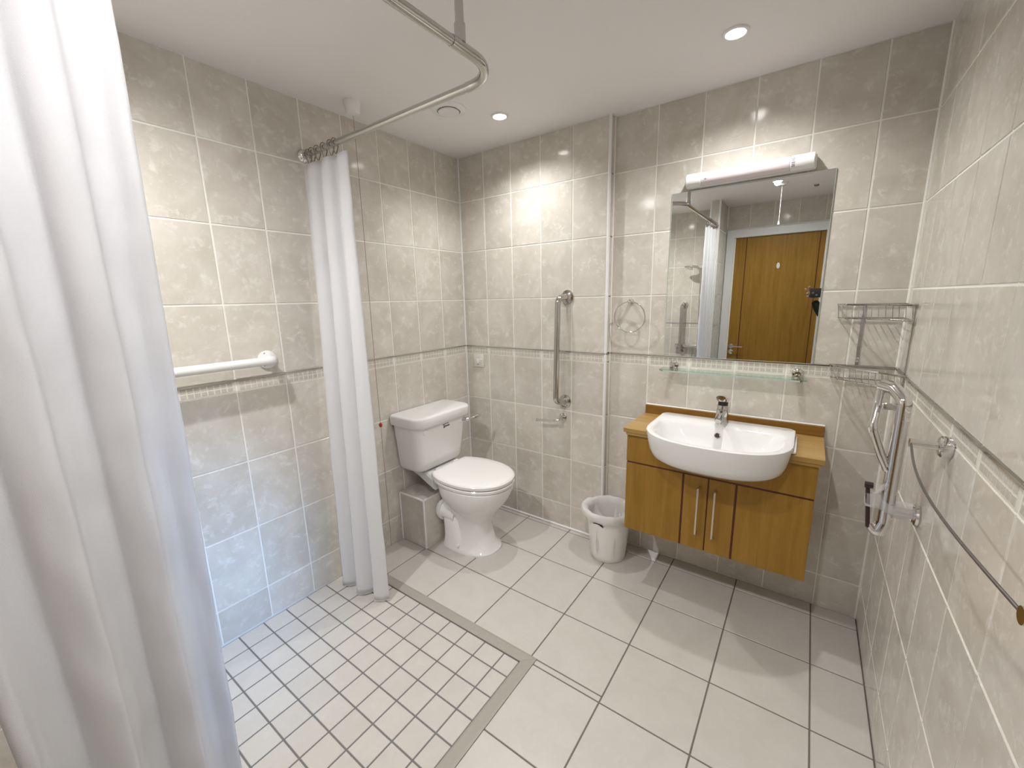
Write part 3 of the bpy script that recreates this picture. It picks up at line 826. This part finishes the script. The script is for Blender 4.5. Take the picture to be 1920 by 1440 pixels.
obj('ceiling_hanger', join(tube([(RLX, RLY - .165, RLZ + .004), (RLX, RLY - .165, H - .006)], .0112, 16), tube([(RLX, RLY - .165, RLZ + .008), (RLX, RLY - .165, RLZ + .05)], .0145, 16), lathe([(.030, 0), (.030, .006), (.014, .012)], (RLX, RLY - .165, H), (0, 0, -1), 22)), 'steel', cr)

def ring_at(c, ax, label, group):
    # pear-shaped wire hook around the rail
    u = Vector((0, 0, 1)); v = Vector(ax).cross(u).normalized(); c = Vector(c)
    pts = []
    for k in range(28):
        a = 2 * pi * k / 28
        rr = .019 + (.020 * max(0, -cos(a)) ** 3)
        pts.append(c + u * (rr * cos(a) + .0) + v * (.017 * sin(a)))
    return single('curtain_ring', tube(pts, .0021, 6, closed=True), 'ring_wire', label, 'curtain ring', group)
ORD = ['wire curtain ring nearest the %s above the %s curtain', 'second wire curtain ring from the %s above the %s curtain', 'third wire curtain ring from the %s above the %s curtain', 'fourth wire curtain ring from the %s above the %s curtain', 'fifth wire curtain ring from the %s above the %s curtain', 'wire curtain ring farthest from the %s above the %s curtain']
for k, x in enumerate((.045, .075, .115, .165, .215, .245)):
    ring_at((x, RLY, RLZ), (1, .15, 0), ORD[k] % ('left wall', 'far'), 'rings of the far curtain')
for k, y in enumerate((-2.27, -2.21, -2.15, -2.08, -2.02, -1.955)):
    ring_at((RLX, y, RLZ), (.15, 1, 0), ORD[k] % ('tiled partition', 'near'), 'rings of the near curtain')

def curtain(name, label, A0, B0, A1, B1, zt, zb, npl, a_t, a_b, seed, group=None, ns=None, nz=70, hem=True, phase=0.0, sharp=.0, sag=.012, wrinkle=1.0):
    ns = ns or npl * 16
    rnd = random.Random(seed)
    wts = [rnd.uniform(.7, 1.3) for _ in range(npl)]; tot = sum(wts); acc = [0]
    for q in wts: acc.append(acc[-1] + q / tot)
    amps = [rnd.uniform(.65, 1.2) for _ in range(npl + 1)]
    V, F = [], []
    A0, B0, A1, B1 = (Vector((*p, 0)) for p in (A0, B0, A1, B1))
    for j in range(nz + 1):
        t = j / nz
        for i in range(ns + 1):
            s = i / ns
            k = 0
            while k < npl - 1 and acc[k + 1] < s: k += 1
            ph_ = k + (s - acc[k]) / (acc[k + 1] - acc[k])
            am = amps[k] * (1 - (ph_ - k)) + amps[k + 1] * (ph_ - k)
            a = A0.lerp(A1, t); b = B0.lerp(B1, t)
            d = (b - a).normalized(); nrm = Vector((-d.y, d.x, 0))
            p = a.lerp(b, s)
            wv = sin(2 * pi * ph_ + phase + .35 * sin(t * 3 + seed))
            wv = wv * (1 - sharp) + sharp * (abs(wv) ** .5) * (1 if wv > 0 else -1)
            amp = (a_t + (a_b - a_t) * t ** .6) * am * (.45 + .55 * min(1, s * 6))
            off = amp * wv
            off += .010 * t * noise.noise(Vector((s * 4, t * 2.5, seed * 3.1)))
            off += .0028 * wrinkle * noise.noise(Vector((s * 11, t * 16, seed * 7.7))) + .0011 * wrinkle * noise.noise(Vector((s * 30, t * 38, seed * 2.3)))
            along = min(1, s * 5) * .30 * amp * cos(2 * (2 * pi * ph_ + phase)) + .008 * noise.noise(Vector((s * 3, t * 2, seed + 9.0))) * t * min(1, s * 5)
            z = zt + (zb - zt) * t - (sag * (1 - t) * (.5 - .5 * cos(2 * pi * ph_)) if sag else 0)
            if t > .97: z += .004 * sin(ph_ * 6)
            q = p + nrm * off + d * along
            V.append(Vector((q.x, q.y, z)))
    for j in range(nz):
        for i in range(ns):
            o = j * (ns + 1) + i
            F.append([o, o + 1, o + ns + 2, o + ns + 1])
    c = thing(name, label, 'curtain', (A1.x, A1.y, zb), group)
    body = obj('cloth', (V, F), 'curtain', c, ang=180)
    md = body.modifiers.new('thickness', 'SOLIDIFY'); md.thickness = .0006; md.offset = 0
    # hem line stitched along the bottom
    row = [V[nz * (ns + 1) + i] for i in range(ns + 1)]
    obj('hem', tube(row, .0012, 6), 'curtain', c)
    return c
curtain('shower_curtain', 'white shower curtain gathered beside the left wall', (.008, -1.062), (.325, -1.056), (.042, -1.120), (.366, -1.100), 1.992, .008, 3, .014, .034, 5, phase=.6, sharp=.35)
curtain('shower_curtain', 'large white shower curtain in the left foreground', (1.064, -1.906), (1.085, -2.19), (1.068, -1.938), (1.085, -2.150), 1.992, .012, 3, .011, .019, 17, phase=2.2, sharp=.20, nz=130, wrinkle=2.0)
curtain('shower_curtain', 'second white curtain gathered against the tiled partition', (1.085, -2.205), (1.080, -2.30), (1.082, -2.170), (1.075, -2.30), 1.992, .012, 2, .015, .028, 23, phase=.3)

# ------------------------------------------------------------------ ceiling fittings
def downlight(x, y, label, watt, cone=168):
    d = thing('downlight', label, 'downlight', (x, y, H), 'recessed ceiling downlights')
    obj('bezel', lathe([(.030, .0035), (.032, -.006), (.039, -.0065), (.042, -.004), (.0425, 0.0)], (x, y, H), n=36), 'white_trim', d)
    obj('lens', lathe([(0, -.0030), (.0305, -.0030), (.0305, .0005)], (x, y, H), n=32), 'lamp', d)
    ld_ = bpy.data.lights.new('downlight_lamp', 'SPOT')
    ld_.energy = watt; ld_.color = LAMP_COL; ld_.spot_size = radians(cone); ld_.spot_blend = .9; ld_.shadow_soft_size = .022
    lo = bpy.data.objects.new('downlight_lamp', ld_); COL.objects.link(lo)
    lo.parent = d; lo.location = (0, 0, -.012)
    return d
downlight(1.578, -.380, 'recessed ceiling downlight nearest the mirror', 30, 146)
downlight(.570, -.368, 'recessed ceiling downlight above the toilet', 28, 146)
downlight(1.565, -1.930, 'recessed ceiling downlight seen reflected in the mirror', 37)
downlight(.570, -1.930, 'recessed ceiling downlight above the shower, out of the photograph', 60)
ev = thing('ceiling_vent', 'round white extractor vent on the ceiling behind the curtain rail', 'vent', (.428, -.570, H))
obj('flange', lathe([(.050, -.002), (.054, -.010), (.066, -.009), (.080, -.004), (.082, 0)], (.428, -.570, H), n=44), 'white_trim', ev)
obj('valve_disc', lathe([(0, -.018), (.030, -.019), (.046, -.016), (.048, -.012), (.044, -.008), (0, -.006)], (.428, -.570, H), n=40), 'white_trim', ev)
PC = Vector((.150, -.885, H))
pc = thing('emergency_pull_cord', 'red emergency pull cord hanging from a white ceiling switch', 'pull cord', PC)
obj('switch_housing', lathe([(.037, 0), (.037, -.012), (.035, -.016), (.030, -.044), (.026, -.050), (0, -.052)], PC, n=30), 'plastic_white', pc)
cp = []
for k in range(30):
    f = k / 29
    cp.append((PC.x + .012 * f + .002 * sin(f * 9), PC.y - .012 * f, H - .056 - f * (H - .056 - .12)))
obj('cord', tube(cp, .0011, 6), 'cord', pc)
obj('toggle', lathe([(0, -.012), (.006, -.010), (.0085, -.002), (.0085, .004), (.004, .011), (0, .013)], (PC.x + .0085, PC.y - .008, .792), n=16), 'red', pc)
lp = thing('light_pull_cord', 'white light pull cord seen reflected in the mirror', 'pull cord', (1.592, -2.02, H))
obj('switch_housing', lathe([(.038, 0), (.038, -.010), (.030, -.022), (0, -.024)], (1.592, -2.02, H), n=30), 'plastic_white', lp)
obj('cord', tube([(1.592, -2.02, H - .022), (1.592, -2.02, 1.972)], .0011, 6), 'white_trim', lp)
obj('bell', lathe([(0, .026), (.004, .025), (.006, .012), (.008, 0), (0, -.002)], (1.592, -2.02, 1.950), n=18), 'plastic_white', lp)
single('ceiling_sensor', lathe([(0, -.012), (.012, -.011), (.017, -.004), (.018, 0)], (1.812, -2.29, H), n=24), 'steel_dark', 'small grey ceiling sensor seen reflected near the mirror corner', 'sensor')

# ------------------------------------------------------------------ shower fittings on the wall behind the viewer
sg = thing('shower_grab_rail', 'vertical steel rail in the shower seen in the mirror', 'grab rail', (.735, YF, 1.04))
for z in (1.300, .790):
    fl = obj('wall_flange', flange((.738, YF + .0005, z), (0, 1, 0), .037), 'steel', sg)
obj('bar', tube(fillet([(.738, YF + .006, 1.300), (.726, YF + .082, 1.300), (.726, YF + .082, .790), (.738, YF + .006, .790)], .05, 8), .0165, 18), 'steel', sg)
hs_ = thing('hand_shower', 'chrome hand shower on its bracket seen in the mirror', 'shower head', (.85, YF, 1.68))
obj('bracket', join(lathe([(.022, 0), (.022, .01), (.012, .016), (.011, .05)], (.885, YF + .0005, 1.655), (0, 1, 0), 22), tube([(.885, YF + .045, 1.64), (.885, YF + .055, 1.685)], .016, 16)), 'chrome', hs_)
obj('handle', tube([(.89, YF + .045, 1.58), (.885, YF + .06, 1.66), (.86, YF + .09, 1.695), (.815, YF + .12, 1.70)], [.010, .012, .013, .014], 14), 'chrome', hs_)
obj('rose', lathe([(.014, -.024), (.030, -.014), (.046, .0), (.046, .007), (0, .010)], (.785, YF + .135, 1.685), (-.35, .25, -1), 26), 'chrome', hs_)
sv = thing('shower_valve', 'chrome bar shower valve with hose seen in the mirror', 'shower valve', (.83, YF, .83))
obj('bar_body', tube([(.70, YF + .036, .856), (.94, YF + .036, .856)], .017, 20), 'chrome', sv)
for x in (.665, .945):
    obj('knob', tube([(x, YF + .036, .856), (x + .03, YF + .036, .856)], .019, 20), 'chrome', sv)
for x in (.80, .90):
    obj('inlet', lathe([(.02, 0), (.02, .005), (.012, .010), (.012, .03)], (x, YF + .0005, .856), (0, 1, 0), 20), 'chrome', sv)
hp = [(.85, YF + .036, .84), (.85, YF + .05, .70), (.85, YF + .09, .62), (.90, YF + .09, .75), (.91, YF + .08, 1.0), (.895, YF + .06, 1.35), (.89, YF + .045, 1.585)]
obj('hose', tube(fillet(hp, .08, 6), .0065, 10), 'steel', sv)

# ------------------------------------------------------------------ door seen in the mirror
dw = struct('door_1', box(1.177, 1.925, YF - .055, YF - .012, .006, 1.955, .001, 1), 'wood', 'oak veneer door with dark red inlays seen in the mirror')
for a, b in ((1.284, 1.291), (1.878, 1.885)):
    obj('inlay', box(a, b, YF - .014, YF - .0115, .01, 1.95), 'inlay', dw, smooth=False)
hd = obj('handle', join(lathe([(.026, 0), (.027, .004), (.026, .009), (.011, .011), (.010, .045)], (1.222, YF - .0115, .868), (0, 1, 0), 24), tube(fillet([(1.222, YF + .03, .868), (1.222, YF + .042, .868), (1.335, YF + .042, .868)], .012, 5), .0085, 14)), 'steel', dw)
obj('thumb_lock', join(lathe([(.026, 0), (.027, .004), (.026, .009), (.012, .011), (.012, .022)], (1.222, YF - .0115, .810), (0, 1, 0), 24), box(1.212, 1.232, YF + .008, YF + .022, .806, .814, .002, 1)), 'chrome', dw)
ov = [(1.573 + .014 * cos(2 * pi * k / 24), .028 * sin(2 * pi * k / 24)) for k in range(24)]
obj('oval_plate', loft([[(x, YF - .0125, 1.668 + z) for x, z in ov], [(x, YF - .006, 1.668 + z) for x, z in ov]]), 'white_trim', dw)
fr = struct('trim_4', join(box(1.108, 1.178, YF - .06, YF + .022, 0, 2.035, .006, 2), box(1.924, 1.994, YF - .06, YF + .022, 0, 2.035, .006, 2), box(1.108, 1.994, YF - .06, YF + .0215, 1.957, 2.035, .006, 2)), 'white_paint', 'white painted frame of the door seen in the mirror')

# ------------------------------------------------------------------ photographer and phone (seen at the mirror's right edge)
ph_ = thing('phone', 'dark phone held up by the photographer, reflected in the mirror', 'phone', (1.94, -2.142, 1.40))
obj('case', box(1.853, 2.005, -2.148, -2.140, 1.362, 1.436, .0035, 2), 'black', ph_)
for x, z in ((1.876, 1.399), (1.900, 1.382)):
    obj('lens', lathe([(0, .0012), (.007, .001), (.0085, 0)], (x, -2.1402, z), (0, 1, 0), 18), 'steel_dark', ph_)

def skin_body(name, verts, edges, radii, root, m, parent, sub=2):
    me = bpy.data.meshes.new(name); me.from_pydata(verts, edges, [])
    me.materials.append(M[m])
    o = bpy.data.objects.new(name, me); COL.objects.link(o)
    if parent is not None:
        o.parent = parent; o.matrix_parent_inverse = Matrix.Translation(-Vector(parent.location))
    sk = o.modifiers.new('skin', 'SKIN'); sk.use_smooth_shade = True
    if not me.skin_vertices: me.attributes.new
    bm = bmesh.new(); bm.from_mesh(me)
    lay = bm.verts.layers.skin.verify()
    for i, v in enumerate(bm.verts):
        r = radii[i]; r = r if isinstance(r, tuple) else (r, r)
        v[lay].radius = r; v[lay].use_root = (i == root)
    bm.to_mesh(me); bm.free()
    ss = o.modifiers.new('sub', 'SUBSURF'); ss.levels = sub; ss.render_levels = sub
    return o
pe = thing('person', 'person in black holding up a phone, reflected at the mirror edge', 'person', (2.045, -2.42, 0))
PV = [(2.045, -2.42, .92), (2.045, -2.42, 1.05), (2.045, -2.41, 1.20), (2.045, -2.40, 1.33), (2.04, -2.40, 1.42), (2.035, -2.40, 1.47),     # 0-5 spine, neck
      (2.03, -2.40, 1.53), (2.03, -2.40, 1.60), (2.035, -2.40, 1.66),                                                                          # 6-8 head
      (2.05, -2.24, 1.34), (2.01, -2.20, 1.14), (1.925, -2.185, 1.265), (1.888, -2.178, 1.338),                                                 # 9-12 raised arm
      (2.05, -2.56, 1.34), (2.07, -2.60, 1.07), (2.03, -2.57, .84), (2.02, -2.56, .80),                                                         # 13-16 hanging arm
      (2.045, -2.34, .86), (2.045, -2.33, .48), (2.06, -2.33, .09), (1.97, -2.32, .035),                                                       # 17-20 leg
      (2.045, -2.50, .86), (2.045, -2.51, .48), (2.06, -2.52, .09), (1.97, -2.53, .035)]                                                       # 21-24 leg
PE = [(0, 1), (1, 2), (2, 3), (3, 4), (4, 5), (5, 6), (6, 7), (7, 8), (3, 9), (9, 10), (10, 11), (11, 12), (3, 13), (13, 14), (14, 15), (15, 16), (0, 17), (17, 18), (18, 19), (19, 20), (0, 21), (21, 22), (22, 23), (23, 24)]
PR = [(.10, .10), (.095, .095), (.10, .10), (.095, .095), .06, .05, .075, .085, .055, .055, .043, .034, .027, .055, .043, .034, .027, .075, .055, .04, .035, .075, .055, .04, .035]
skin_body('body', PV, PE, PR, 0, 'cloth_black', pe)
hn = [(2.035, -2.40, 1.475), (2.02, -2.40, 1.53), (2.01, -2.40, 1.585), (2.02, -2.40, 1.64), (2.025, -2.40, 1.67), (1.935, -2.40, 1.575), (1.94, -2.40, 1.545)]
skin_body('head', hn, [(0, 1), (1, 2), (2, 3), (3, 4), (2, 5), (1, 6)], [.052, .070, .078, .072, .05, .013, .02], 2, 'skin', pe)
skin_body('hair', [(2.06, -2.40, 1.50), (2.055, -2.40, 1.60), (2.035, -2.40, 1.66), (1.99, -2.40, 1.685)], [(0, 1), (1, 2), (2, 3)], [.07, .08, .08, .045], 1, 'hair', pe)
for yy in (-2.43, -2.37):
    obj('eye', lathe([(0, .006), (.005, .004), (.007, 0)], (1.938, yy, 1.592), (-1, 0, 0), 12), 'black', pe)
obj('mouth', tube([(1.943, -2.42, 1.528), (1.938, -2.40, 1.526), (1.943, -2.38, 1.528)], .004, 8), 'red', pe)
def hand(name, wrist, palm, fingers, thumb):
    V = [wrist, palm]; E_ = [(0, 1)]; R_ = [.024, (.030, .016)]
    for f in fingers + [thumb]:
        prev = 1
        for k, p in enumerate(f):
            V.append(p); E_.append((prev, len(V) - 1)); prev = len(V) - 1; R_.append([.0095, .009, .0075, .0065][min(k, 3)])
    return skin_body(name, V, E_, R_, 1, 'skin', pe)
hand('raised_hand', (1.884, -2.178, 1.352), (1.858, -2.168, 1.388),
     [[(1.846, -2.160, 1.422), (1.842, -2.150, 1.444), (1.852, -2.138, 1.450)], [(1.838, -2.160, 1.412), (1.826, -2.150, 1.428), (1.815, -2.146, 1.436)],
      [(1.836, -2.160, 1.394), (1.834, -2.145, 1.398), (1.846, -2.135, 1.396)], [(1.842, -2.160, 1.372), (1.838, -2.146, 1.372), (1.849, -2.135, 1.372)]],
     [(1.880, -2.165, 1.372), (1.895, -2.157, 1.362), (1.905, -2.153, 1.360)])
hand('hanging_hand', (2.022, -2.562, .80), (2.01, -2.56, .75),
     [[(1.99, -2.56, .70), (1.988, -2.56, .67), (1.995, -2.56, .65)], [(2.005, -2.56, .695), (2.003, -2.56, .662), (2.01, -2.56, .64)],
      [(2.02, -2.56, .697), (2.018, -2.56, .667), (2.024, -2.56, .648)], [(2.034, -2.56, .703), (2.033, -2.56, .68), (2.036, -2.56, .663)]],
     [(1.985, -2.55, .765), (1.972, -2.545, .745), (1.968, -2.542, .725)])

# ------------------------------------------------------------------ small finds: a pipe end behind the toilet seat, a scrap of paper under the vanity
vp = thing('supply_pipe', 'thin grey metal pipe end rising behind the toilet seat', 'pipe', (.236, -.078, 0))
obj('riser', tube([(.236, -.078, 0.001), (.236, -.078, .335)], .0058, 12), 'steel', vp)
obj('compression_nut', lathe([(.0065, 0), (.0095, .003), (.0095, .018), (.0065, .021)], (.236, -.078, .318), n=6), 'steel_dark', vp)
sc_v, sc_f = [], []
for j in range(5):
    for i in range(5):
        u, v_ = i / 4, j / 4
        x = 1.262 + .064 * u * (1 - .75 * v_) + .050 * v_; y = -.010 - .078 * v_
        sc_v.append((x, y, .003 + .007 * (1 - v_) * abs(sin(3 * u + 1)) + .002 * sin(9 * u + 4 * v_)))
for j in range(4):
    for i in range(4):
        o = j * 5 + i; sc_f.append([o, o + 1, o + 6, o + 5])
n0 = len(sc_v)
sc_v += [(x, y, z - .0018) for x, y, z in sc_v]
sc_f += [[a + n0 for a in f[::-1]] for f in sc_f]
rim = list(range(0, 5)) + [9, 14, 19, 24] + [23, 22, 21, 20] + [15, 10, 5]
for a, b in zip(rim, rim[1:] + rim[:1]): sc_f.append([b, a, a + n0, b + n0])
single('paper_scrap', (sc_v, sc_f), 'white_trim', 'small white paper scrap on the floor under the vanity cabinet', 'paper')
